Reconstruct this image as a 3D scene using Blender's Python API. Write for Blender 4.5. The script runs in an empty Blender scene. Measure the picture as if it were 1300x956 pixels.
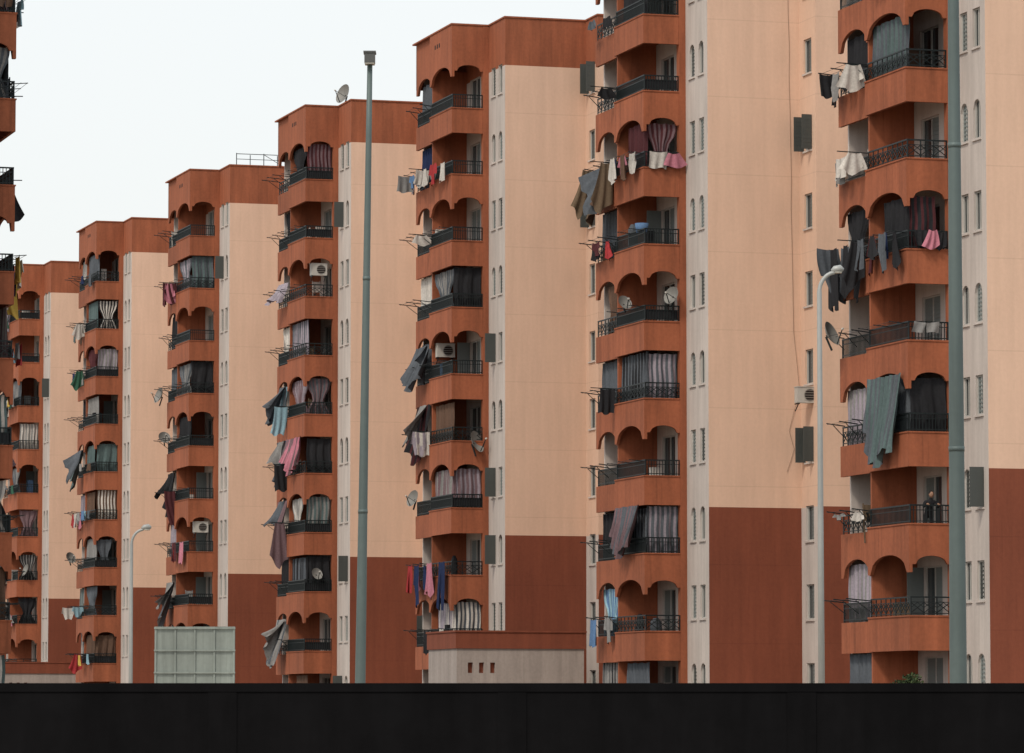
import bpy, math, random
from mathutils import Vector, Matrix
scene=bpy.context.scene
F=5500.0
TH=math.atan(1651/5500.0)
CT,ST=math.cos(TH),math.sin(TH)
HC=1.6
SH=3.03
Z0=1.35
W=18.0
ROOF=32.9
LINE=9.6
def zf(k): return Z0+SH*k

# ------------------------------------------------------------ materials
MATS={}
def mat(name,col,rough=.85,stain=.12,fine=.06,joints=False,metal=0.0,spec=.3,bump=.15,fs=7.0,vary=.05,drip=0.0):
    m=bpy.data.materials.new(name); m.use_nodes=True
    nt=m.node_tree; N=nt.nodes; L=nt.links
    b=N['Principled BSDF']
    b.inputs['Roughness'].default_value=rough
    b.inputs['Metallic'].default_value=metal
    b.inputs['Specular IOR Level'].default_value=spec
    tc=N.new('ShaderNodeTexCoord')
    def noise(sc,scale,det=6,ro=.6):
        mp=N.new('ShaderNodeMapping'); mp.inputs['Scale'].default_value=sc
        L.new(tc.outputs['Object'],mp.inputs['Vector'])
        n=N.new('ShaderNodeTexNoise'); n.inputs['Scale'].default_value=scale; n.inputs['Detail'].default_value=det; n.inputs['Roughness'].default_value=ro
        L.new(mp.outputs['Vector'],n.inputs['Vector']); return n
    n1=noise((1.3,1.3,.13),1.6,7,.62)
    n2=noise((1,1,1),fs,5)
    n3=noise((1,1,1),.22,3)
    def mr(src,amp,lo=.3,hi=.7,up=.45):
        r=N.new('ShaderNodeMapRange'); r.inputs['From Min'].default_value=lo; r.inputs['From Max'].default_value=hi
        r.inputs['To Min'].default_value=1-amp; r.inputs['To Max'].default_value=1+amp*up
        L.new(src,r.inputs['Value']); return r.outputs['Result']
    def mul(a,c):
        x=N.new('ShaderNodeMath'); x.operation='MULTIPLY'; L.new(a,x.inputs[0]); L.new(c,x.inputs[1]); return x.outputs[0]
    v=mul(mr(n1.outputs['Fac'],stain),mr(n2.outputs['Fac'],fine))
    v=mul(v,mr(n3.outputs['Fac'],stain*.7))
    if drip>0:
        n4=noise((4.5,4.5,.16),1.3,5,.7)
        v=mul(v,mr(n4.outputs['Fac'],drip,.30,.46,0))
    oi=N.new('ShaderNodeObjectInfo')
    r=N.new('ShaderNodeMapRange'); r.inputs['To Min'].default_value=1-vary; r.inputs['To Max'].default_value=1+vary
    L.new(oi.outputs['Random'],r.inputs['Value']); v=mul(v,r.outputs['Result'])
    if joints:
        s=N.new('ShaderNodeSeparateXYZ'); L.new(tc.outputs['Object'],s.inputs[0])
        a=N.new('ShaderNodeMath'); a.operation='ADD'; a.inputs[1].default_value=-Z0+.05; L.new(s.outputs['Z'],a.inputs[0])
        d=N.new('ShaderNodeMath'); d.operation='DIVIDE'; d.inputs[1].default_value=SH; L.new(a.outputs[0],d.inputs[0])
        f=N.new('ShaderNodeMath'); f.operation='FRACT'; L.new(d.outputs[0],f.inputs[0])
        g=N.new('ShaderNodeMath'); g.operation='LESS_THAN'; g.inputs[1].default_value=.013; L.new(f.outputs[0],g.inputs[0])
        h=N.new('ShaderNodeMapRange'); h.inputs['To Min'].default_value=1; h.inputs['To Max'].default_value=.90
        L.new(g.outputs[0],h.inputs['Value']); v=mul(v,h.outputs['Result'])
    mx=N.new('ShaderNodeVectorMath'); mx.operation='SCALE'; mx.inputs[0].default_value=col
    L.new(v,mx.inputs['Scale']); L.new(mx.outputs[0],b.inputs['Base Color'])
    if bump>0:
        bp=N.new('ShaderNodeBump'); bp.inputs['Strength'].default_value=bump; bp.inputs['Distance'].default_value=.03
        L.new(n2.outputs['Fac'],bp.inputs['Height']); L.new(bp.outputs[0],b.inputs['Normal'])
    MATS[name]=m; return m
mat('salmon',(.65,.455,.345),.9,.09,.04,joints=True,drip=.03)
mat('white',(.53,.485,.455),.9,.16,.05,drip=.12)
mat('brown',(.325,.103,.050),.85,.28,.12,drip=.25)
mat('brown_low',(.205,.060,.033),.9,.18,.08,joints=True,drip=.1)
mat('concrete',(.36,.315,.29),.9,.2,.1,drip=.2)
mat('roofing',(.3,.28,.26),.95,.2,.1)
mat('glass',(.035,.045,.05),.15,.05,.03,spec=.6,bump=0)
mat('frame',(.42,.42,.40),.6,.1,.03,bump=0)
mat('louvre',(.17,.20,.20),.6,.15,.05,bump=0)
mat('louvre_dark',(.06,.068,.066),.6,.15,.05,bump=0)
mat('iron',(.012,.018,.020),.5,.1,.05,metal=.3,bump=0)
mat('cable',(.20,.14,.11),.7,.1,.05,bump=0)
mat('vent',(.02,.015,.015),.9,.1,.05,bump=0)
CL=dict(charcoal=(.026,.027,.031),slate=(.10,.115,.135),teal=(.10,.145,.15),mauve=(.17,.115,.13),maroon=(.085,.03,.035),
 offwhite=(.55,.53,.50),navy=(.022,.035,.09),blue=(.11,.20,.36),pink=(.48,.19,.25),rug=(.15,.11,.075),red=(.36,.045,.05),
 grey=(.24,.24,.24),yellow=(.55,.38,.09),lilac=(.32,.29,.34),green=(.04,.11,.075),brownc=(.12,.075,.055),sky=(.26,.42,.50))
for n,c in CL.items(): mat('c_'+n,c,.95,.25,.2,bump=.05,fs=12,vary=.02,spec=.1)
mat('pole',(.105,.14,.14),.55,.16,.06,metal=.2,bump=0,vary=.02,drip=.1)
mat('pole_light',(.34,.36,.36),.5,.12,.05,metal=.2,bump=0,drip=.1)
mat('lamp_head',(.08,.085,.085),.4,.1,.05,bump=0)
mat('lens',(.35,.34,.30),.2,.05,.03,bump=0)
mat('sign_back',(.27,.31,.29),.55,.3,.08,metal=.3,bump=0,drip=.2)
mat('dish_grey',(.22,.22,.21),.5,.2,.05,bump=0)
mat('ac_white',(.48,.47,.44),.5,.15,.05,bump=0,drip=.1)
mat('wall_dark',(.008,.008,.009),.95,.25,.15,spec=.03,fs=3)
mat('asphalt',(.05,.05,.052),.9,.2,.15,fs=20)
mat('paint',(.75,.75,.72),.7,.2,.1)
mat('kerb',(.4,.39,.37),.85,.2,.1)
mat('paving',(.30,.27,.24),.9,.2,.1)
mat('ground',(.36,.29,.22),.95,.3,.15,fs=1.0)
mat('leaf',(.055,.085,.03),.8,.3,.3,bump=0)
mat('leaf2',(.03,.05,.02),.8,.3,.3,bump=0)
mat('bark',(.12,.08,.05),.9,.3,.2)
mat('skin',(.26,.15,.10),.6,.05,.03,bump=0)
mat('hair',(.012,.01,.009),.6,.05,.03,bump=0)

# ------------------------------------------------------------ mesh builder
class MB:
    def __init__(s): s.v=[];s.f=[];s.m=[];s.mir=False
    def vt(s,p):
        if s.mir: p=(W-p[0],p[1],p[2])
        s.v.append(p); return len(s.v)-1
    def quad(s,pts,m):
        s.f.append([s.vt(p) for p in pts]); s.m.append(m)
    def hexa(s,c,m):
        i=[s.vt(p) for p in c]
        for q in ((0,3,2,1),(4,5,6,7),(0,1,5,4),(1,2,6,5),(2,3,7,6),(3,0,4,7)):
            s.f.append([i[j] for j in q]); s.m.append(m)
    def box(s,x0,x1,y0,y1,z0,z1,m):
        s.hexa([(x0,y0,z0),(x1,y0,z0),(x1,y1,z0),(x0,y1,z0),(x0,y0,z1),(x1,y0,z1),(x1,y1,z1),(x0,y1,z1)],m)
    def pbox(s,P,a0,a1,z0,z1,d0,d1,m):
        s.hexa([P(a0,z0,d0),P(a1,z0,d0),P(a1,z0,d1),P(a0,z0,d1),P(a0,z1,d0),P(a1,z1,d0),P(a1,z1,d1),P(a0,z1,d1)],m)
    def bar(s,p,q,r,m):
        p=Vector(p);q=Vector(q);d=(q-p).normalized()
        a=d.cross(Vector((0,0,1)))
        if a.length<.1:a=Vector((1,0,0))
        a.normalize(); b=d.cross(a)
        c=[]
        for o in (p,q):
            for sx,sy in((-1,-1),(1,-1),(1,1),(-1,1)): c.append(tuple(o+a*r*sx+b*r*sy))
        s.hexa(c,m)
    def tube(s,path,rad,m,n=12,cap=True):
        rings=[]
        for i,p in enumerate(path):
            p=Vector(p)
            d=(Vector(path[min(i+1,len(path)-1)])-Vector(path[max(i-1,0)])).normalized()
            a=d.cross(Vector((0,1,0)))
            if a.length<.1:a=d.cross(Vector((1,0,0)))
            a.normalize(); b=d.cross(a)
            rings.append([s.vt(tuple(p+(a*math.cos(t)+b*math.sin(t))*rad[i])) for t in [2*math.pi*j/n for j in range(n)]])
        for i in range(len(rings)-1):
            for j in range(n):
                s.f.append([rings[i][j],rings[i][(j+1)%n],rings[i+1][(j+1)%n],rings[i+1][j]]);s.m.append(m)
        if cap:
            s.f.append(rings[0][::-1]);s.m.append(m);s.f.append(rings[-1]);s.m.append(m)
    def build(s,name,parent=None,smooth=False):
        me=bpy.data.meshes.new(name); me.from_pydata(s.v,[],s.f)
        names=sorted(set(s.m)); 
        for n in names: me.materials.append(MATS[n])
        ix={n:i for i,n in enumerate(names)}
        me.polygons.foreach_set('material_index',[ix[n] for n in s.m])
        if smooth: me.polygons.foreach_set('use_smooth',[True]*len(s.f))
        me.update()
        o=bpy.data.objects.new(name,me); scene.collection.objects.link(o)
        if parent: o.parent=parent
        return o
def empty(name,loc=(0,0,0),rz=0):
    e=bpy.data.objects.new(name,None); e.location=loc; e.rotation_euler=(0,0,rz); e.empty_display_size=1
    scene.collection.objects.link(e); return e

def wall_grid(mb,P,a0,a1,z0,z1,holes,matfn,zc=(),depth=.16,arch=()):
    A=sorted(set([a0,a1]+[h[0] for h in holes]+[h[1] for h in holes]))
    Z=sorted(set([z0,z1]+list(zc)+[h[2] for h in holes]+[h[3] for h in holes]))
    A=[a for a in A if a0<=a<=a1]; Z=[z for z in Z if z0<=z<=z1]
    for i in range(len(A)-1):
        am=(A[i]+A[i+1])/2
        hs=[h for h in holes if h[0]<am<h[1]]
        j=0
        while j<len(Z)-1:
            zm=(Z[j]+Z[j+1])/2
            if any(h[2]<zm<h[3] for h in hs): j+=1; continue
            mm=matfn(zm); k=j+1
            while k<len(Z)-1:
                z2=(Z[k]+Z[k+1])/2
                if any(h[2]<z2<h[3] for h in hs) or matfn(z2)!=mm: break
                k+=1
            mb.quad([P(A[i],Z[j],0),P(A[i+1],Z[j],0),P(A[i+1],Z[k],0),P(A[i],Z[k],0)],mm)
            j=k
    for h in holes:
        p,q,r,s=h[:4]; mm=matfn((r+s)/2)
        mb.quad([P(p,r,0),P(p,s,0),P(p,s,depth),P(p,r,depth)],mm)
        mb.quad([P(q,r,0),P(q,s,0),P(q,s,depth),P(q,r,depth)],mm)
        mb.quad([P(p,r,0),P(q,r,0),P(q,r,depth),P(p,r,depth)],mm)
        mb.quad([P(p,s,0),P(q,s,0),P(q,s,depth),P(p,s,depth)],mm)
        if h in arch:
            n=8; c=(p+q)/2; rr=(q-p)/2
            for t in range(n):
                x0=p+(q-p)*t/n; x1=p+(q-p)*(t+1)/n
                y0=s-rr+math.sqrt(max(0,rr*rr-(x0-c)**2)); y1=s-rr+math.sqrt(max(0,rr*rr-(x1-c)**2))
                mb.quad([P(x0,y0,.001),P(x1,y1,.001),P(x1,s,.001),P(x0,s,.001)],mm)
                mb.quad([P(x0,y0,.001),P(x1,y1,.001),P(x1,y1,.1),P(x0,y0,.1)],mm)

def fill(mb,P,h,kind,rng):
    a0,a1,z0,z1=h[:4]; D=.14
    mb.quad([P(a0,z0,D),P(a1,z0,D),P(a1,z1,D),P(a0,z1,D)],'glass')
    fw=.05
    mb.pbox(P,a0+.003,a0+fw,z0+.003,z1-.003,.07,.13,'frame'); mb.pbox(P,a1-fw,a1-.003,z0+.003,z1-.003,.07,.13,'frame')
    mb.pbox(P,a0+fw,a1-fw,z1-fw,z1-.003,.07,.13,'frame'); mb.pbox(P,a0+fw,a1-fw,z0+.003,z0+fw,.07,.13,'frame')
    mid=(a0+a1)/2
    def louv(x0,x1,m):
        mb.pbox(P,x0,x1,z0+fw,z1-fw,.10,.12,m)
        n=int((z1-z0)/.14)
        for i in range(n):
            z=z0+fw+.05+i*.14
            if z+.06<z1-fw: mb.pbox(P,x0+.05,x1-.05,z,z+.05,.075,.098,m)
    if kind=='win':
        mb.pbox(P,mid-.02,mid+.02,z0+fw,z1-fw,.08,.13,'frame')
        mb.pbox(P,a0-.05,a1+.05,z0-.07,z0-.003,-.06,.02,'white')
        r=rng.random()
        if r<.45: louv(a0+fw,a1-fw,rng.choice(['louvre','louvre','louvre_dark']))
        elif r<.52: mb.pbox(P,a0-.03,a0,z0,z1,-.5,-.01,'louvre_dark')
    elif kind=='wins':
        mb.pbox(P,a0-.05,a1+.05,z0-.07,z0-.003,-.06,.02,'white')
        louv(a0+fw,mid,'louvre')
        if rng.random()<.22:
            for (x,sx) in ((a0-.03,-1),(a1,1)):
                mb.pbox(P,x,x+.03,z0,z1,-.42,-.01,'louvre_dark')
                for i in range(8):
                    zz=z0+.1+i*.15; mb.pbox(P,x-.006,x+.036,zz,zz+.05,-.37,-.06,'louvre_dark')
    elif kind=='door':
        mb.pbox(P,mid-.03,mid+.03,z0+fw,z1-fw,.07,.13,'frame')
        r=rng.random()
        if r<.65: louv(a0+fw,mid-.03,'louvre')
        if r<.25 or r>.85: louv(mid+.03,a1-fw,'louvre')
        if .3<r<.6: mb.pbox(P,a1+.01,a1+.05,z0+.03,z1-.03,-.6,-.01,'louvre')

def band(mb,P,a0,a1,zt,zb,rise,th,m,mg=.25):
    n=14 if rise>0 else 1
    pts=[]
    if rise>0:
        pts.append((a0,zb)); 
        for i in range(n+1):
            a=a0+mg+(a1-a0-2*mg)*i/n; t=(a-(a0+a1)/2)/((a1-a0)/2-mg)
            pts.append((a,zb+rise*math.sqrt(max(0,1-t*t))))
        pts.append((a1,zb))
    else: pts=[(a0,zb),(a1,zb)]
    for i in range(len(pts)-1):
        (x0,y0),(x1,y1)=pts[i],pts[i+1]
        mb.quad([P(x0,y0,0),P(x1,y1,0),P(x1,zt,0),P(x0,zt,0)],m)
        mb.quad([P(x0,y0,th),P(x1,y1,th),P(x1,zt,th),P(x0,zt,th)],m)
        mb.quad([P(x0,y0,0),P(x1,y1,0),P(x1,y1,th),P(x0,y0,th)],m)
    mb.quad([P(a0,zt,0),P(a1,zt,0),P(a1,zt,th),P(a0,zt,th)],m)
    for a in(a0,a1): mb.quad([P(a,zb,0),P(a,zt,0),P(a,zt,th),P(a,zb,th)],m)

def railing(mb,P,a0,a1,z0,z1,d,style,m='iron'):
    mb.pbox(P,a0,a1,z1-.05,z1,d-.025,d+.025,m)
    mb.pbox(P,a0,a1,z1-.2,z1-.175,d-.012,d+.012,m)
    mb.pbox(P,a0,a1,z0+.05,z0+.08,d-.012,d+.012,m)
    if style==9: return
    n=max(2,int((a1-a0)/(.11 if style!=1 else .4)))
    for i in range(n+1):
        a=a0+.015+(a1-a0-.03)*i/n
        r=.013 if style!=1 else .018
        if i in(0,n): r=.02
        mb.pbox(P,a-r,a+r,z0-.02,z1-.05,d-r*.9,d+r*.9,m)
    if style==1:
        for i in range(n):
            x0=a0+.015+(a1-a0-.03)*i/n; x1=a0+.015+(a1-a0-.03)*(i+1)/n
            for s in(0,1):
                p,q=(x0,x1) if s==0 else (x1,x0)
                mb.bar(P(p,z0+.08,d),P(q,z1-.2,d),.013,m)
                mb.bar(P(p,(z0+z1)/2-.06,d),P((x0+x1)/2,z1-.2,d),.010,m)
    if style==2:
        mb.pbox(P,a0+.05,a1-.05,z0+.08,z1-.2,d+.02,d+.03,'c_charcoal')

def cloth(mb,P,a0,a1,zt,zb,col,rng,amp=.05,d0=0,shift=0,spread=0,rag=.06,billow=0,stripe=None,dens=16,nz=7,gather=None,out=0,outp=1.5,tail=0):
    nx=max(8,int(abs(a1-a0)*dens)); ph=rng.random()*6; fr=max(1.5,abs(a1-a0)*rng.uniform(1.6,2.6)); ph2=rng.random()*6
    idx=[]
    sc=rng.uniform(.25,.75)
    for j in range(nz+1):
        t=j/nz; row=[]
        for i in range(nx+1):
            s=i/nx
            g=1.0
            if gather is not None: g=1-.55*math.exp(-((t-gather)/.22)**2)
            a=(a0+a1)/2+(a1-a0)*(s-.5)*g*(1+spread*t)+shift*t*t+.02*math.sin(9*t+ph2)
            ff=fr*2*math.pi*s+ph+.8*math.sin(2.5*t+ph2)
            d=d0+amp*(math.sin(ff)+.45*math.sin(ff*2.3+1))*(.5+.7*t)+billow*math.sin(math.pi*min(1,t*.9))*math.sin(math.pi*(.15+.7*s))
            d-=out*t**outp*(.55+.45*math.sin(2.4*s+ph2))
            L=(zt-zb)*(1+rag*(math.sin(s*7+ph)+.6*math.sin(s*17+ph2))*.6-tail*abs(s-sc)*1.6)
            z=zt-L*t-(.035*abs(math.sin(s*math.pi*3)) if j==0 else 0)+.35*out*t*t*math.sin(1.5*s+ph)
            row.append(mb.vt(P(a,z,d)))
        idx.append(row)
    for j in range(nz):
        for i in range(nx):
            m='c_'+col
            if stripe and (i//2)%2: m='c_'+stripe
            mb.f.append([idx[j][i],idx[j][i+1],idx[j+1][i+1],idx[j+1][i]]);mb.m.append(m)

def garment(mb,P,a,w,zt,kind,L,col,rng,d0,col2=None):
    n=12; ph=rng.random()*6; sl=rng.uniform(-.22,.22)
    cols=[]
    for i in range(n+1):
        s=i/n
        if kind=='shirt': l=L if .22<s<.78 else L*.5
        elif kind=='pants': l=L if abs(s-.5)>.07 else L*.3
        elif kind=='robe': l=L*(1-.5*abs(s-.5))
        else: l=L
        cols.append((a+w*s,l*(1+.05*math.sin(s*9+ph))))
    def col_of(i): return 'c_'+(col2 if (col2 and (i//2)%2) else col)
    nz=5; g=[]
    for i,(x,l) in enumerate(cols):
        c=[]
        for j in range(nz+1):
            t=j/nz
            xx=x
            if kind=='pants': xx=a+w/2+(x-a-w/2)*(1+.12*t)
            if kind=='robe': xx=a+w/2+(x-a-w/2)*(.6+.7*t)
            if kind=='shirt' and (i<3 or i>n-3): xx=x+(-.10 if i<3 else .10)*w*t
            c.append(mb.vt(P(xx+sl*t*t*l,zt-l*t-.05*math.sin(math.pi*i/n)*(j==0),d0+.05*math.sin(i*1.25+ph+t*1.5)*(.3+t))))
        g.append(c)
    for i in range(n):
        for j in range(nz):
            mb.f.append([g[i][j],g[i+1][j],g[i+1][j+1],g[i][j+1]]);mb.m.append(col_of(i))

TU=-1.75; TV=2.6; FINV=6.2; TE=9.1; DEP=12.3
PS=lambda a,z,d:(TU+d,a,z)
PT=lambda a,z,d:(TU+.15+d,a,z)
PF=lambda a,z,d:(a,TV+d,z)
DARK=['charcoal','slate','teal','mauve','charcoal','grey','maroon','slate','lilac','brownc','offwhite']
WASH=['charcoal','navy','slate','offwhite','offwhite','offwhite','grey','pink','blue','maroon','red','lilac','brownc','teal','yellow','green','mauve','sky']
def make_building(name,loc,seed,spec=None,rz=TH,rnd=.34,full=False):
    rng=random.Random(seed)
    E=empty(name,loc,rz)
    wl=MB();bl=MB();wn=MB();rl=MB();tx=MB();rf=MB();cu=MB()
    fm=lambda z:'brown' if z>30.75 else('salmon' if z>LINE else 'brown_low')
    sm=lambda z:'brown' if z>30.75 else 'white'
    s2=lambda z:'brown' if z>30.75 else('salmon' if z>LINE else 'white')
    zc=(LINE,30.75)
    for side in (0,1):
        for b in (wl,bl,wn,rl,tx,rf,cu): b.mir=bool(side)
        detail=(side==0) or full
        PL=lambda a,z,d:(d,a,z)
        holes=[];arch=[];kinds=[]
        for k in range(10):
            z=zf(k)
            for a in (.42,1.50):
                h=(a,a+.62,z+.95,z+2.25); holes.append(h); kinds.append('win')
                if k%2==0: arch.append(h)
            holes.append((4.0,5.62,z+.06,z+2.2)); kinds.append('door')
            holes.append((6.9,8.3,z+.06,z+2.2)); kinds.append('door')
            holes.append((10.3,11.4,z+.9,z+2.2)); kinds.append('plain')
        wall_grid(wl,PL,0,DEP,0,ROOF,holes,sm,zc,arch=arch)
        for h,kd in zip(holes,kinds): fill(wn,PL,h,kd,rng)
        wall_grid(wl,lambda a,z,d:(a,d,z),0,3.8,0,ROOF,[],fm,zc)
        holes=[(-1.35,-.5,zf(k)+.9,zf(k)+2.25) for k in range(10)]
        Pb=lambda a,z,d:(3.8+d,a,z)
        wall_grid(wl,Pb,-1.8,0,0,ROOF,holes,s2,zc)
        for h in holes: fill(wn,Pb,h,'wins',rng)
        holes=[(a,a+1.1,zf(k)+.9,zf(k)+2.25) for k in range(10) for a in(5.6,)]
        Pc=lambda a,z,d:(a,-1.8+d,z)
        wall_grid(wl,Pc,3.8,9,0,ROOF,holes,fm,zc)
        for h in holes: fill(wn,Pc,h,'wins',rng)
        holes=[(a,a+1.2,zf(k)+.9,zf(k)+2.2) for k in range(10) for a in(2,6)]
        Pd=lambda a,z,d:(a,DEP-d,z)
        wall_grid(wl,Pd,0,9,0,ROOF,holes,fm,zc)
        for h in holes: fill(wn,Pd,h,'plain',rng)
        rf.quad([(0.01,0.01,31.9),(9,0.01,31.9),(9,DEP-.01,31.9),(0.01,DEP-.01,31.9)],'roofing')
        rf.quad([(3.81,-1.79,31.9),(9,-1.79,31.9),(9,.009,31.9),(3.81,.009,31.9)],'roofing')
        for (x0,x1,y0,y1) in ((.004,.2,.2,DEP-.2),(.004,3.85,.004,.199),(3.804,4.0,-1.6,.0),(3.804,9,-1.796,-1.601),(.004,9,DEP-.199,DEP-.004)):
            rf.box(x0,x1,y0,y1,31.95,ROOF-.003,'brown')
            rf.box(x0-.05,x1+.02,y0-.05,y1+.02,ROOF,ROOF+.07,'brown')
        # ---- balcony stack
        bl.box(-.27,-.003,TV-.02,TV+.3,0,ROOF-.02,'brown')
        bl.box(TU+.12,-.004,FINV,FINV+.12,0,ROOF-1.6,'brown')
        bl.box(-1.25,-.005,TE,TE+.12,0,ROOF-1.6,'white')
        bl.box(TU+.15,-.006,TE+.002,TE+.118,ROOF-2.1,ROOF-.03,'brown')
        for k in range(0,11):
            z=zf(k); top=z+.45; ar=(k%2==0 and k>0)
            if k==10: top=ROOF
            zb=z-(1.12 if ar else .66)
            if k==0: zb=0
            band(bl,PS,TV,FINV+.12,top,zb,.62 if ar else 0,.12,'brown',.22)
            band(bl,PF,TU+.12,-.27,top,z-(.85 if ar else .66) if k else 0,.28 if ar else 0,.12,'brown',.12)
            band(bl,PT,FINV+.121,TE+.1,top-(0 if k==10 else .08),zb-.02,.62 if ar else 0,.12,'brown',.22)
            if k<10 and k>0:
                bl.pbox(PS,TV-.03,FINV+.1,top+.001,top+.05,-.03,.14,'brown')
                bl.pbox(PF,TU+.15,-.275,top+.001,top+.05,-.03,.14,'brown')
            zz=z if k<10 else z+.4
            bl.box(TU+.12,-.004,TV+.12,FINV-.001,zz-.16,zz,'brown')
            bl.box(TU+.27,-.004,FINV+.121,TE-.002,zz-.16,zz,'brown')
            if k==10:
                bl.box(TU-.04,-.01,TV-.04,TE+.14,ROOF+.002,ROOF+.07,'brown')
                for q in (3.2,3.55,3.9): bl.box(TU-.004,TU+.002,q+1.4,q+1.58,ROOF-.75,ROOF-.55,'vent')
            if k<10:
                st=rng.choice([0,0,1,2]); tr=z+1.12
                if not detail: st=9
                railing(rl,PS,TV+.02,FINV-.02,top+.05,tr,.06,st)
                railing(rl,PF,TU+.06,-.28,top+.05,tr,.06,st)
                railing(rl,PT,FINV+.15,TE,top-.05,tr-.08,.06,rng.choice([0,1]) if detail else 9)
                if not detail: continue
                e=rng.uniform(.55,1.0); zz=tr-.06
                if rng.random()<.9:
                    for a in (6.5,7.7,8.9):
                        rl.bar(PT(a,zz,.05),PT(a,zz+.08,-e),.018,'iron'); rl.bar(PT(a,zz-.4,.05),PT(a,zz+.02,-e*.6),.012,'iron')
                    for dd in (-e*.45,-e*.9): rl.bar(PT(6.4,zz+.05,dd),PT(9.0,zz+.05,dd),.005,'iron')
                if rng.random()<.5:
                    for a in (3.0,4.4,5.8): rl.bar(PS(a,tr-.05,.05),PS(a,tr,-.5),.014,'iron')
                    for dd in (-.22,-.45): rl.bar(PS(2.8,tr-.02,dd),PS(5.9,tr-.02,dd),.005,'iron')
                for _ in range(rng.choice([0,1,1,2,3])):
                    u=rng.uniform(-1.5,-.5); v=rng.uniform(3.0,5.7) if rng.random()<.6 else rng.uniform(6.6,8.6)
                    w=rng.uniform(.12,.28); h=rng.uniform(.6,1.5); c=rng.choice(['c_offwhite','c_grey','c_brownc','c_slate','c_blue','concrete','c_charcoal','c_rug'])
                    r=rng.random()
                    if r<.4: cu.box(u-w,u+w,v-w,v+w,z+.002,z+h,c); cu.box(u-w*1.04,u+w*1.04,v-w*1.04,v+w*1.04,z+h+.001,z+h+.03,c)
                    elif r<.7: cu.tube([(u,v,z+.002),(u,v,z+h*.5),(u,v,z+h*.85),(u,v,z+h)],[w*.8,w,w*.95,w*.4],c,10)
                    else:
                        for dx in(-.2,.2): cu.bar((u+dx,v,z),(u+dx,v+.15,z+1.35),.02,c)
                        cu.hexa([(u-.2,v+.10,z+.75),(u+.2,v+.10,z+.75),(u+.2,v+.12,z+.75),(u-.2,v+.12,z+.75),(u-.2,v+.15,z+1.3),(u+.2,v+.15,z+1.3),(u+.2,v+.17,z+1.3),(u-.2,v+.17,z+1.3)],c)
        if not detail: continue
        # ---- textiles
        S={} if (spec is None or side!=(1 if full else 0)) else spec
        for k in range(10):
            z=zf(k); topo=z+SH-.62; tr=z+1.12
            items=S.get(k)
            if items is None:
                items=[]
                r=rng.random
                c=rng.choice(DARK)
                if r()<rnd: items.append(('F','cur',c,rng.choice([None,None,'offwhite','grey'])))
                if r()<rnd: items.append(('S','cur',c if r()<.6 else rng.choice(DARK),rng.choice([None,None,'grey'])))
                if r()<rnd: items.append(('T','cur',rng.choice(DARK),rng.choice([None,'grey'])))
                if r()<rnd*.7: items.append(('T','lau',[rng.choice(WASH) for _ in range(rng.randint(2,5))],rng.uniform(.6,1.2)))
                if r()<rnd*.6: items.append(('O','lau',[rng.choice(WASH) for _ in range(rng.randint(1,2))],rng.uniform(.6,1.2)))
                if r()<rnd*.5: items.append(('S','lau',[rng.choice(WASH) for _ in range(rng.randint(2,5))],rng.uniform(.5,.9)))
                if r()<rnd*.3: items.append(('F','lau',[rng.choice(WASH) for _ in range(rng.randint(1,3))],rng.uniform(.4,.7)))
                if r()<rnd*.3: items.append(('T','drape',rng.choice(DARK),rng.uniform(1.6,2.4)))
            for it in items:
                P={'F':PF,'S':PS,'T':PT,'O':None}[it[0]]
                rg={'F':(-1.58,-.32),'S':(2.8,6.1),'T':(6.4,9.0),'O':(.1,1.0)}[it[0]]
                if it[1]=='cur':
                    x0,x1=rg; w=x1-x0
                    if rng.random()<.5 and (it[0]!='F' or rng.random()<.3):
                        if rng.random()<.5: x0+=w*rng.uniform(0,.3)
                        else: x1-=w*rng.uniform(0,.3)
                    cloth(tx,P,x0,x1,topo-.02-rng.uniform(0,.12),z+.35,it[2],rng,amp=.055,d0=.24,stripe=it[3],rag=.05,gather=(.55 if rng.random()<.2 else None),dens=20)
                elif it[1]=='lau':
                    if it[0]=='O':
                        for q,c in enumerate(it[2]):
                            vv=rng.choice([6.5,7.7,8.9]) if q else 6.5
                            Po=lambda a,zz,d,vv=vv:(TU+.15-a,vv+d,zz)
                            garment(tx,Po,.08+.08*q,rng.uniform(.6,.85),tr,rng.choice(['shirt','robe','towel','robe']),it[3]*rng.uniform(.9,1.3),c,rng,-.03)
                        rl.bar((TU+.2,6.5,tr),(TU-.95,6.5,tr+.03),.016,'iron')
                        continue
                    n=len(it[2]); w=(rg[1]-rg[0]); a=rg[0]+rng.uniform(0,.1)
                    for i,c in enumerate(it[2]):
                        ww=min(.95,w/n*1.15)*rng.uniform(.8,1.05)
                        garment(tx,P,a,ww,tr-.02+rng.uniform(-.05,.04),rng.choice(['shirt','pants','towel','robe']),it[3]*rng.uniform(.65,1.3),c,rng,(-.12-.1*(i%2)) if it[0]=='F' else -.25-.22*(i%2))
                        a+=w/n*rng.uniform(.85,1.02)
                elif it[1]=='drape':
                    x0,x1=rg; 
                    L=it[3]; tp=it[4] if len(it)>4 else z+2.1
                    sp=it[5] if len(it)>5 else None
                    ww=x1-x0; wd=min(ww,rng.uniform(1.5,2.3)); xa=x0+.1 if it[0]!='T' else x0+.05
                    if it[0]=='S': xa=x0+.1; wd=3.0
                    cloth(tx,P,xa,xa+wd,tp,tp-L,it[2],rng,amp=.10,d0=-.10,shift=rng.uniform(-.1,.3),spread=-.2,rag=.18,out=(.75 if it[0]=='T' else .35),outp=rng.uniform(.9,1.6),tail=.30,stripe=sp,dens=20,nz=14)
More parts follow.
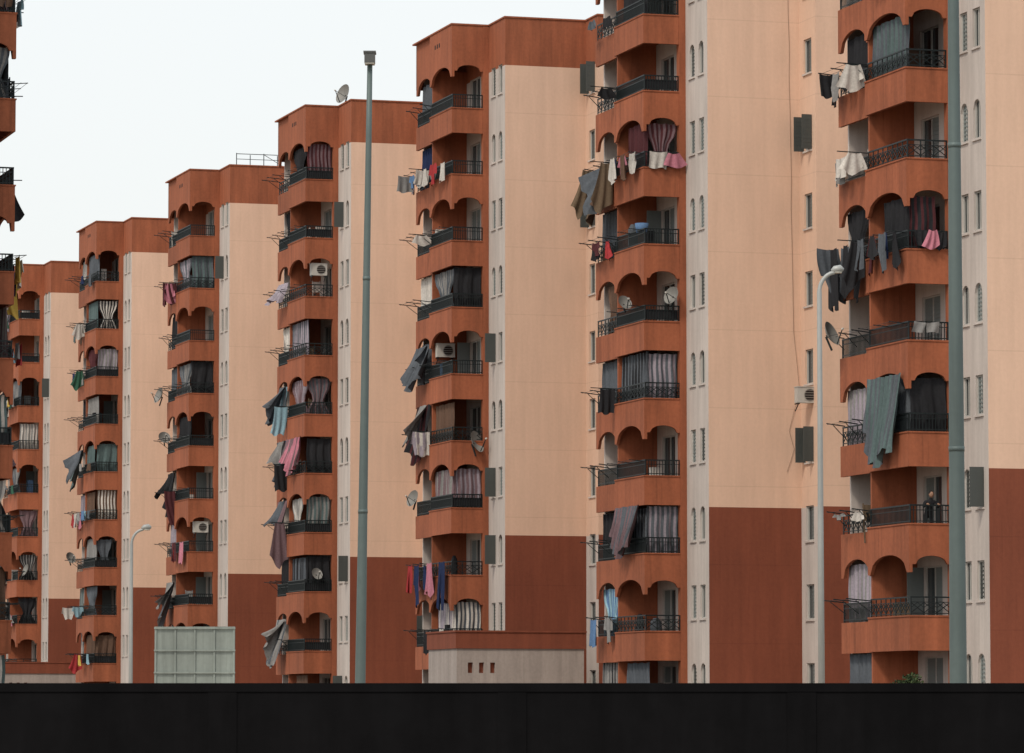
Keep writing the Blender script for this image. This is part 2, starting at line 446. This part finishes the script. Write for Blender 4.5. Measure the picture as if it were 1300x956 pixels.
                    if it[0]=='T' and L>1.5: cloth(tx,P,xa+.1,xa+wd*.6,tp,tp-L*.8,rng.choice([it[2],'grey','slate']),rng,amp=.12,d0=-.16,shift=.1,spread=-.4,rag=.2,out=1.0,outp=1.1,tail=.5,dens=20,nz=12)
                elif it[1]=='tub':
                    tx.tube([PS(3.6,tr-.1,.25),PS(3.6,tr+.28,.25)],[.22,.28],'c_blue',12)
    for b in (wl,bl,wn,rl,tx,rf,cu): b.mir=False
    wl.build('walls',E); bl.build('balconies',E); wn.build('windows_and_doors',E); rl.build('balcony_railings',E); rf.build('roof',E)
    if tx.f: tx.build('curtains_and_laundry',E,True)
    if cu.f: cu.build('balcony_clutter',E)
    return E

def Ppos(i):
    Y=140.5+26.3*i
    return (57.66-.3002*Y,Y,0)
specs={
0:{9:[],8:[('S','cur','charcoal',None),('S','lau',['pink','offwhite','navy'],.5)],
   7:[('T','cur','charcoal',None),('S','cur','slate','teal'),('T','lau',['offwhite','charcoal','offwhite','grey','charcoal'],.9),('O','lau',['offwhite','charcoal'],.8)],
   6:[('T','lau',['offwhite','offwhite','grey'],.95),('O','lau',['offwhite'],.8)],
   5:[('S','lau',['charcoal','slate','navy','charcoal','maroon','slate'],1.1),('F','lau',['charcoal','pink','charcoal'],.8),('F','cur','maroon','charcoal'),('S','cur','charcoal',None),('T','lau',['charcoal','charcoal','slate','charcoal'],2.0),('O','lau',['charcoal','slate'],1.7),('T','cur','charcoal',None)],
   4:[('F','lau',['grey'],.3)],
   3:[('T','cur','lilac','grey'),('S','drape','teal',3.0,zf(3)+2.45,'slate'),('F','cur','charcoal',None),('S','cur','slate',None)],
   2:[('T','lau',['offwhite','grey'],.3)],
   1:[('T','cur','grey','lilac')],0:[('T','cur','slate',None)]},
1:{9:[('T','lau',['charcoal','slate'],.6),('S','cur','charcoal',None)],8:[('O','lau',['charcoal'],.5)],
   7:[('F','cur','maroon','mauve'),('S','cur','maroon',None),('S','lau',['offwhite','brownc','pink','offwhite','navy'],1.0),('F','lau',['offwhite','pink'],.7),('O','lau',['rug','rug'],1.9),('T','drape','rug',2.2,zf(7)+1.1,'brownc')],
   6:[('T','lau',['red','maroon','charcoal'],.9),('S','tub'),('T','cur','slate',None)],5:[('T','cur','brownc',None)],
   4:[('S','cur','charcoal','slate'),('F','cur','slate','lilac'),('T','cur','slate',None),('O','lau',['charcoal'],.9)],3:[],
   2:[('S','drape','mauve',1.9,zf(2)+2.4,'slate'),('F','cur','slate','lilac'),('T','cur','charcoal',None),('S','cur','charcoal','slate')],
   1:[('T','cur','blue','sky'),('T','lau',['grey','blue'],1.2)],0:[('T','cur','charcoal','grey'),('S','cur','slate',None)]},
2:{9:[('T','cur','slate',None)],8:[('T','lau',['offwhite','navy','offwhite','blue','lilac'],.8),('S','lau',['offwhite','red','grey','offwhite'],.8),('O','lau',['offwhite','grey'],.7),('T','cur','navy',None)],7:[('O','lau',['offwhite'],.5)],
   6:[('S','cur','slate','grey'),('F','cur','charcoal',None),('T','cur','offwhite',None)],5:[('T','cur','slate',None),('T','drape','slate',1.7)],
   4:[('T','drape','charcoal',2.4,zf(4)+2.4,'maroon'),('O','lau',['offwhite','lilac'],1.2),('T','lau',['offwhite','offwhite','lilac'],1.1),('S','cur','brownc',None)],
   3:[('S','cur','mauve','grey'),('F','cur','mauve','lilac')],
   2:[('T','lau',['navy','navy','pink','red'],1.5),('S','lau',['navy','pink','pink'],1.8)],1:[('S','cur','offwhite','lilac'),('F','cur','offwhite','slate'),('S','lau',['offwhite','charcoal'],.9)],0:[]},
3:{9:[('F','cur','maroon','mauve'),('S','cur','charcoal',None)],8:[('T','cur','charcoal',None)],7:[('T','drape','lilac',1.4,zf(7)+1.6)],6:[('T','cur','offwhite',None),('S','cur','slate','lilac')],
   5:[('F','cur','mauve','slate'),('S','cur','mauve','lilac'),('T','drape','sky',2.2,zf(5)+2.2,'slate'),('O','lau',['sky'],1.3)],
   4:[('T','drape','slate',2.4,zf(4)+2.4,'blue'),('S','drape','mauve',1.7,zf(4)+2.4,'pink'),('F','cur','charcoal',None),('O','lau',['charcoal'],1.5)],
   3:[('T','drape','mauve',2.4,zf(3)+2.3),('S','cur','offwhite','grey'),('F','cur','teal','grey'),('O','lau',['mauve'],1.9)],
   2:[('S','cur','charcoal','slate'),('F','cur','charcoal',None),('T','cur','charcoal',None)],1:[('T','drape','grey',2.6,zf(1)+2.2,'slate')],0:[('S','cur','brownc',None)]},
4:{9:[],8:[('S','cur','slate','lilac'),('F','cur','teal','slate'),('T','lau',['pink','maroon'],1.0),('O','lau',['maroon','pink'],1.0)],7:[('T','cur','charcoal',None)],6:[('S','cur','slate','grey'),('F','cur','charcoal',None),('T','cur','slate',None)],5:[('S','cur','charcoal',None)],
   4:[('T','drape','charcoal',2.4,zf(4)+2.2),('O','lau',['maroon'],1.9)],3:[('S','lau',['pink','maroon','red'],1.2),('T','cur','lilac',None)],2:[('T','drape','slate',2.6,zf(2)+1.9,'grey')]},
}
B=[]
for i in range(0,9):
    B.append(make_building('apartment_building',Ppos(i),100+i,specs.get(i),rnd=.6))
Y=150.0; X=(15-650)/F*Y
lx=X-(19.75*CT-2.6*ST); ly=Y-(19.75*ST+2.6*CT)
make_building('apartment_building',(lx,ly,0),78,{5:[('T','lau',['yellow','offwhite','red','green'],1.7),('O','lau',['yellow','offwhite','red'],1.5),('S','lau',['yellow','offwhite','offwhite','navy'],1.4),('T','cur','charcoal',None)],
  6:[('T','cur','navy',None),('O','lau',['charcoal'],1.6)]},rnd=.7,full=True)

def L2W(i,u,v,z):
    p=Ppos(i); return Vector((p[0]+u*CT-v*ST,p[1]+u*ST+v*CT,z))
def px(x,Y): return (x-650)/F*Y
def pz(y,Y): return HC+(908-y)/F*Y

# ------------------------------------------------------------ satellite dishes
def dish(loc,aim,r):
    mb=MB(); n=20; rings=[]
    for j in range(6):
        t=j/5; rings.append([mb.vt((r*t*math.cos(a),.45*r*(t*t-1)*-1,r*t*math.sin(a)*1.08)) for a in [2*math.pi*q/n for q in range(n)]])
    for j in range(5):
        for q in range(n): mb.f.append([rings[j][q],rings[j][(q+1)%n],rings[j+1][(q+1)%n],rings[j+1][q]]);mb.m.append('dish_grey')
    mb.bar((0,0,-r),(0,-r*.95,-.1*r),.015,'iron'); mb.bar((r*.8,0,-.5*r),(0,-r*.95,-.1*r),.01,'iron')
    mb.tube([(0,-r*.9,-.1*r),(0,-r*1.08,-.1*r)],[.045,.03],'ac_white',8)
    mb.bar((0,.42*r,0),(0,.65*r,-.05),.03,'iron'); mb.bar((0,.65*r,0),(0,.65*r,-r*1.25),.028,'iron')
    o=mb.build('satellite_dish'); o.location=loc; o.rotation_euler=(math.radians(-aim[1]),0,math.radians(aim[0])); return o
dish(L2W(3,.1,2.2,ROOF+.65),(-50,20),.5)
dish(L2W(0,-2.1,8.6,zf(4)+1.2),(60,25),.42)
dish(L2W(2,-.6,2.35,zf(4)+.45),(60,20),.48)
dish(L2W(2,-1.9,8.7,zf(3)+1.2),(-50,20),.38)
dish(L2W(1,-.7,2.4,zf(5)+1.5),(-40,20),.34)
dish(L2W(1,-2.0,4.2,zf(5)+1.35),(30,30),.3)
dish(L2W(4,-2.2,8.9,zf(6)+.8),(-60,20),.45)
dish(L2W(4,-2.0,8.0,zf(5)+1.3),(20,30),.36)
dish(L2W(6,-1.2,2.4,zf(3)+1.2),(-60,20),.4)
dish(L2W(5,-2.1,8.5,zf(3)+1.3),(40,25),.36)
dish(L2W(3,-1.1,2.4,zf(2)+1.4),(30,25),.3)
# ------------------------------------------------------------ air conditioners
def ac(i,u,v,z,side=True):
    mb=MB()
    mb.box(-.17,.17,-.42,.42,0,.6,'ac_white'); mb.box(-.19,.19,-.44,.44,.6,.63,'ac_white')
    n=18
    for r0,r1,m in((.0,.22,'vent'),(.22,.25,'dish_grey')):
        for q in range(n):
            a,b=2*math.pi*q/n,2*math.pi*(q+1)/n
            xx=-.174 if m=='vent' else -.178
            mb.quad([(xx,-.1+r0*math.cos(a),.3+r0*math.sin(a)),(xx,-.1+r1*math.cos(a),.3+r1*math.sin(a)),(xx,-.1+r1*math.cos(b),.3+r1*math.sin(b)),(xx,-.1+r0*math.cos(b),.3+r0*math.sin(b))],m)
    for q in range(5): mb.box(-.18,-.171,-.35,.15,.1+q*.095,.11+q*.095,'ac_white')
    mb.bar((-.2,-.35,-.03),(.3,-.35,-.03),.02,'iron'); mb.bar((-.2,.35,-.03),(.3,.35,-.03),.02,'iron')
    mb.bar((-.1,-.35,-.03),(.28,-.35,-.3),.015,'iron'); mb.bar((-.1,.35,-.03),(.28,.35,-.3),.015,'iron')
    o=mb.build('air_conditioner'); o.location=L2W(i,u,v,z); o.rotation_euler=(0,0,TH+(0 if side else math.pi/2)); return o
ac(1,3.55,-1.25,13.6,False)
ac(3,-.95,2.95,zf(7)+1.6,False)
ac(2,-1.1,5.95,zf(5)+1.5,False)
ac(4,-.95,2.95,zf(3)+1.6,False)
# ------------------------------------------------------------ cables on the facades
crng=random.Random(9)
def cable(i,pts):
    mb=MB(); P=[Vector(pts[0])]
    for a,b in zip(pts[:-1],pts[1:]):
        a=Vector(a);b=Vector(b); n=max(2,int((b-a).length/1.2))
        for q in range(1,n+1):
            p=a.lerp(b,q/n)
            if q<n: p.x+=crng.uniform(-.02,.02)
            P.append(p)
    for a,b in zip(P[:-1],P[1:]): mb.bar(a,b,.005,'cable')
    mb.build('cable',B[i])
cable(1,[(3.3,-.03,33),(3.4,-.03,25),(3.45,-.03,20),(3.5,-.03,16.5),(3.72,-.06,14.2)])
cable(1,[(3.7,-.05,14.0),(3.3,-.03,12.6),(3.5,-.03,11.9),(3.2,-.03,11.0)])
mb=MB()
for q in range(5):
    mb.bar((.4+q*.8,.1,ROOF),(.4+q*.8,.1,ROOF+.75-.1*(q%2)),.02,'iron')
mb.bar((.4,.1,ROOF+.7),(3.6,.1,ROOF+.7),.018,'iron'); mb.bar((.4,.1,ROOF+.4),(3.6,.1,ROOF+.4),.015,'iron'); mb.bar((2,.1,ROOF+.7),(3.6,1.6,ROOF+.2),.012,'iron')
mb.build('roof_railing',B[4])

# ------------------------------------------------------------ annexes
def annex(x0,x1,ytop,Y,depth):
    mb=MB(); w=(x1-x0)/F*Y/CT; h=pz(ytop,Y)
    holes=[(.5+i*.5,.72+i*.5,h-1.75,h-1.3) for i in range(3)]
    P=lambda a,z,d:(a,d,z)
    wall_grid(mb,P,0,w,0,h-.7,holes,lambda z:'concrete')
    for q in holes: mb.quad([P(q[0],q[2],.15),P(q[1],q[2],.15),P(q[1],q[3],.15),P(q[0],q[3],.15)],'brown_low')
    mb.quad([(0,0,0),(0,depth,0),(0,depth,h-.7),(0,0,h-.7)],'concrete')
    mb.quad([(w,0,0),(w,depth,0),(w,depth,h-.7),(w,0,h-.7)],'concrete')
    mb.quad([(0,depth,0),(w,depth,0),(w,depth,h-.7),(0,depth,h-.7)],'concrete')
    mb.box(-.06,w+.06,-.06,depth+.06,h-.699,h,'brown_low'); mb.box(-.1,w+.1,-.1,depth+.1,h+.001,h+.08,'brown_low')
    mb.box(w*.55,w*.55+1.0,-.02,.0,0,2.2,'louvre')
    o=mb.build('annex_building'); o.location=(px(x0,Y),Y,0); o.rotation_euler=(0,0,TH)
annex(580,742,803,186.5,4.5)
annex(4,101,842,290.0,4.0)

# ------------------------------------------------------------ lamps
def mast(xt,xb,Y,H,r0,r1):
    E=empty('light_mast',(px(xb,Y),Y,0)); mb=MB(); dx=(xt-xb)/F*Y
    n=10
    mb.tube([(dx*i/n,0,H*i/n) for i in range(n+1)],[r0+(r1-r0)*i/n for i in range(n+1)],'pole',20)
    mb.tube([(0,0,0),(0,0,.05)],[r0*2.2]*2,'pole',16)
    for z in (H*.38,H*.7): mb.tube([(dx*z/H,0,z),(dx*z/H,0,z+.08)],[r0+(r1-r0)*z/H+.006]*2,'pole',20)
    mb.build('pole',E,True)
    h=MB(); h.box(dx-.11,dx+.11,-.2,.1,H,H+.2,'lamp_head'); h.box(dx-.13,dx+.13,-.22,.12,H+.2,H+.24,'lamp_head'); h.box(dx-.05,dx+.05,-.05,.05,H-.15,H,'pole')
    h.box(dx-.1,dx+.1,-.19,.09,H-.03,H-.002,'lens')
    h.build('lamp_head',E)
mast(468,456,90,pz(76,90),.12,.055)
mast(1216,1215,69,pz(-180,69),.15,.08)
def lamp(x,ytop,Y,arm,r):
    E=empty('street_lamp',(px(x,Y),Y,0)); H=pz(ytop,Y)-.08; mb=MB()
    path=[(0,0,0),(0,0,H*.5),(0,0,H-.45)]; rad=[r*1.5,r*1.2,r]
    for i in range(1,9):
        t=i/8*math.pi/2*.92
        path.append((.35*(1-math.cos(t)) if arm>0 else 0,0,H-.45+.42*math.sin(t))); rad.append(r*.85)
    path.append((arm*.7,0,H+.01)); rad.append(r*.7)
    mb.tube(path,rad,'pole_light',12)
    mb.build('pole',E,True)
    h=MB()
    h.tube([(arm*.55,0,H+.0),(arm*.7,0,H+.03),(arm*.95,0,H+.05),(arm*1.1,0,H+.02)],[.03,.075,.08,.035],'pole_light',12)
    h.box(arm*.7,arm*1.02,-.06,.06,H-.05,H-.02,'lens')
    h.build('lamp_head',E,True)
lamp(1042,338,90,.46,.05)
lamp(167,668,122,.5,.045)

# ------------------------------------------------------------ road sign seen from the back
Y=110; E=empty('road_sign',(px(248,Y),Y,0)); w=102/F*Y/2; zt=pz(796,Y); zb=.95
mb=MB(); mb.box(-w,w,0,.04,zb,zt,'sign_back'); 
mb.build('panel',E)
mb=MB()
for i in range(5):
    x=-w+.03+(2*w-.06)*i/4; mb.box(x-.022,x+.022,-.035,-.002,zb,zt,'sign_back')
for i in range(6):
    z=zb+.04+(zt-zb-.08)*i/5; mb.box(-w-.01,w+.01,-.065,-.037,z-.02,z+.02,'sign_back')
mb.build('ribs',E)
mb=MB()
for x in(-w*.5,w*.5): mb.tube([(x,.12,0),(x,.12,zt-.1)],[.05,.05],'pole',10)
mb.build('posts',E)

# ------------------------------------------------------------ person leaning on the railing
def person(loc,rz):
    E=empty('person',loc,rz)
    vs=[];es=[];rs=[]
    def add(p,r,par=None):
        vs.append(p);rs.append(r)
        if par is not None: es.append((par,len(vs)-1))
        return len(vs)-1
    pel=add((0,0,.84),.14)
    w1=add((0,-.06,.99),.125,pel); ch=add((0,-.17,1.16),.145,w1); nk=add((0,-.24,1.29),.065,ch); hd=add((0,-.265,1.36),.055,nk)
    for s in(-1,1):
        hp=add((s*.1,0,.78),.095,pel); kn=add((s*.11,-.06,.44),.062,hp); an=add((s*.11,.03,.09),.042,kn); add((s*.12,-.14,.035),.035,an)
        sh=add((s*.19,-.20,1.23),.065,ch); el=add((s*.27,-.24,1.03),.047,sh); add((s*.2,-.37,1.13),.032,el)
    me=bpy.data.meshes.new('body'); me.from_pydata(vs,es,[]); me.materials.append(MATS['c_charcoal'])
    o=bpy.data.objects.new('body',me); scene.collection.objects.link(o); o.parent=E
    m=o.modifiers.new('s','SKIN'); 
    for i,r in enumerate(rs): me.skin_vertices[0].data[i].radius=(r,r*.85)
    me.skin_vertices[0].data[0].use_root=True
    o.modifiers.new('ss','SUBSURF').levels=1
    mb=MB()
    n=14; oz=-.09; oy=-.05
    def ell(c,r,m,z0=-1):
        rr=[]
        for j in range(9):
            t=-math.pi/2+math.pi*j/8
            if math.sin(t)<z0: t=math.asin(z0)
            rr.append([mb.vt((c[0]+r[0]*math.cos(t)*math.cos(a),oy+c[1]+r[1]*math.cos(t)*math.sin(a),oz+c[2]+r[2]*math.sin(t))) for a in [2*math.pi*q/n for q in range(n)]])
        for j in range(8):
            for q in range(n): mb.f.append([rr[j][q],rr[j][(q+1)%n],rr[j+1][(q+1)%n],rr[j+1][q]]);mb.m.append(m)
    ell((0,-.23,1.55),(.077,.095,.115),'skin'); ell((0,-.205,1.585),(.085,.098,.105),'hair',-.1)
    ell((0,-.325,1.54),(.014,.02,.022),'skin')
    for s in(-1,1):
        ell((s*.03,-.315,1.56),(.012,.008,.007),'hair'); ell((s*.079,-.23,1.545),(.012,.02,.03),'skin')
    ell((0,-.318,1.495),(.026,.006,.006),'c_maroon')
    mb.build('head',E,True)
    mb=MB()
    for s in(-1,1):
        hx=s*.19; mb.tube([(s*.2,-.36,1.13),(hx,-.41,1.135),(hx-s*.01,-.45,1.13)],[.026,.038,.034],'skin',8)
        for q in range(4):
            ox=hx-s*.03+s*.02*q; l=[.06,.075,.07,.05][q]
            mb.tube([(ox,-.45,1.135),(ox,-.45-l*.6,1.13),(ox,-.45-l*.75,1.10)],[.009,.008,.007],'skin',6)
        mb.tube([(hx-s*.035,-.41,1.13),(hx-s*.06,-.44,1.12),(hx-s*.065,-.465,1.11)],[.011,.01,.008],'skin',6)
    mb.build('hands',E,True)
p=L2W(0,-.85,3.12,zf(2)); person(p,TH)

# ------------------------------------------------------------ shrub
def shrub(x,Y,top,rad,seed):
    rng=random.Random(seed); E=empty('shrub',(px(x,Y),Y,0)); H=pz(top,Y)
    mb=MB(); mb.tube([(0,0,0),(.03,0,H*.4),(0,.03,H*.75)],[.06,.045,.02],'bark',8)
    cs=[]
    for i in range(9):
        a=rng.random()*6.28; r=rad*.6*rng.random(); c=(r*math.cos(a),r*math.sin(a),H*(.5+.42*rng.random())); cs.append(c)
        mb.tube([(0,0,H*.35),(c[0]*.5,c[1]*.5,(H*.35+c[2])/2),c],[.025,.016,.006],'bark',5)
    mb.build('trunk',E)
    lf=MB()
    for i in range(2600):
        c=rng.choice(cs); d=Vector((rng.gauss(0,1),rng.gauss(0,1),rng.gauss(0,1))).normalized()*rad*.5*rng.random()**.5
        p=Vector(c)+d; 
        if p.z>H: p.z=H-rng.random()*.1
        a=Vector((rng.gauss(0,1),rng.gauss(0,1),rng.gauss(0,1))).normalized()*.05; b=a.cross(Vector((rng.gauss(0,1),rng.gauss(0,1),rng.gauss(0,1)))).normalized()*.022
        lf.quad([tuple(p-a),tuple(p+b),tuple(p+a),tuple(p-b)],rng.choice(['leaf','leaf2']))
    lf.build('leaves',E)
shrub(1147,100,853,.5,5)

# ------------------------------------------------------------ ground, roads, boundary wall
mb=MB(); mb.quad([(-2500,-300,0),(2500,-300,0),(2500,4000,0),(-2500,4000,0)],'ground'); mb.build('ground')
mb=MB(); mb.quad([(-300,26,.006),(300,26,.006),(300,48,.006),(-300,48,.006)],'asphalt'); mb.build('road')
mb=MB()
for i in range(-40,41): mb.quad([(i*7,36.9,.011),(i*7+3,36.9,.011),(i*7+3,37.05,.011),(i*7,37.05,.011)],'paint')
for y in(26.4,47.4): mb.quad([(-300,y,.011),(300,y,.011),(300,y+.14,.011),(-300,y+.14,.011)],'paint')
mb.build('road_markings')
mb=MB()
for y in(25.8,48.0): mb.box(-300,300,y,y+.2,0,.14,'kerb')
mb.build('kerb')
mb=MB(); mb.box(-300,300,48.202,54,0,.13,'paving'); mb.box(-300,300,22,25.798,0,.13,'paving'); mb.build('pavement')
e=empty('street',(57.66-.3002*100-9*CT,100-9*ST,0),TH)
mb=MB(); mb.quad([(-5,-15,.008),(5,-15,.008),(5,400,.008),(-5,400,.008)],'asphalt'); mb.build('asphalt',e)
mb=MB(); mb.box(-5.2,-5,-15,400,0,.13,'kerb'); mb.box(5,5.2,-15,400,0,.13,'kerb'); mb.build('kerbs',e)
Yw=60; zt=pz(867.5,Yw)
mb=MB(); mb.box(-80,80,Yw,Yw+.3,0,zt-.12,'wall_dark'); mb.box(-80,80,Yw-.02,Yw+.35,zt-.119,zt,'wall_dark')
for i in range(-20,21): mb.box(i*4-.2,i*4+.2,Yw-.012,Yw-.001,0,zt-.121,'wall_dark')
mb.build('boundary_wall')

# ------------------------------------------------------------ light: hazy bright sky with a soft sun
wd=bpy.data.worlds.new('World'); scene.world=wd; wd.use_nodes=True
nt=wd.node_tree; bg=nt.nodes['Background']; sk=nt.nodes.new('ShaderNodeTexSky'); sk.sky_type='NISHITA'; sk.sun_disc=False
d=Vector((-.36,-.58,.76)).normalized()
sk.sun_elevation=math.asin(d.z); sk.sun_rotation=math.atan2(d.x,d.y)%(2*math.pi)
sk.air_density=1.0; sk.dust_density=6.0; sk.ozone_density=1.0
mx=nt.nodes.new('ShaderNodeMix'); mx.data_type='RGBA'; mx.blend_type='MIX'
mx.inputs[0].default_value=.72
nt.links.new(sk.outputs[0],mx.inputs[6]); mx.inputs[7].default_value=(7.75,7.9,7.75,1)
nt.links.new(mx.outputs[2],bg.inputs[0]); bg.inputs[1].default_value=.15
sl=bpy.data.lights.new('sun','SUN'); sl.energy=1.75; sl.angle=math.radians(9); sl.color=(1,.88,.74)
so=bpy.data.objects.new('sun',sl); scene.collection.objects.link(so); so.rotation_euler=(-d).to_track_quat('-Z','Y').to_euler(); so.location=(0,0,80)
scene.view_settings.view_transform='Standard'; scene.view_settings.look='None'; scene.view_settings.exposure=0
cam=bpy.data.cameras.new('camera'); co=bpy.data.objects.new('camera',cam); scene.collection.objects.link(co)
cam.sensor_width=36; cam.lens=F/1300*36; cam.clip_end=6000; cam.clip_start=.5
co.location=(0,0,HC); co.rotation_euler=(math.pi/2+math.atan(430/F),0,0)
scene.camera=co
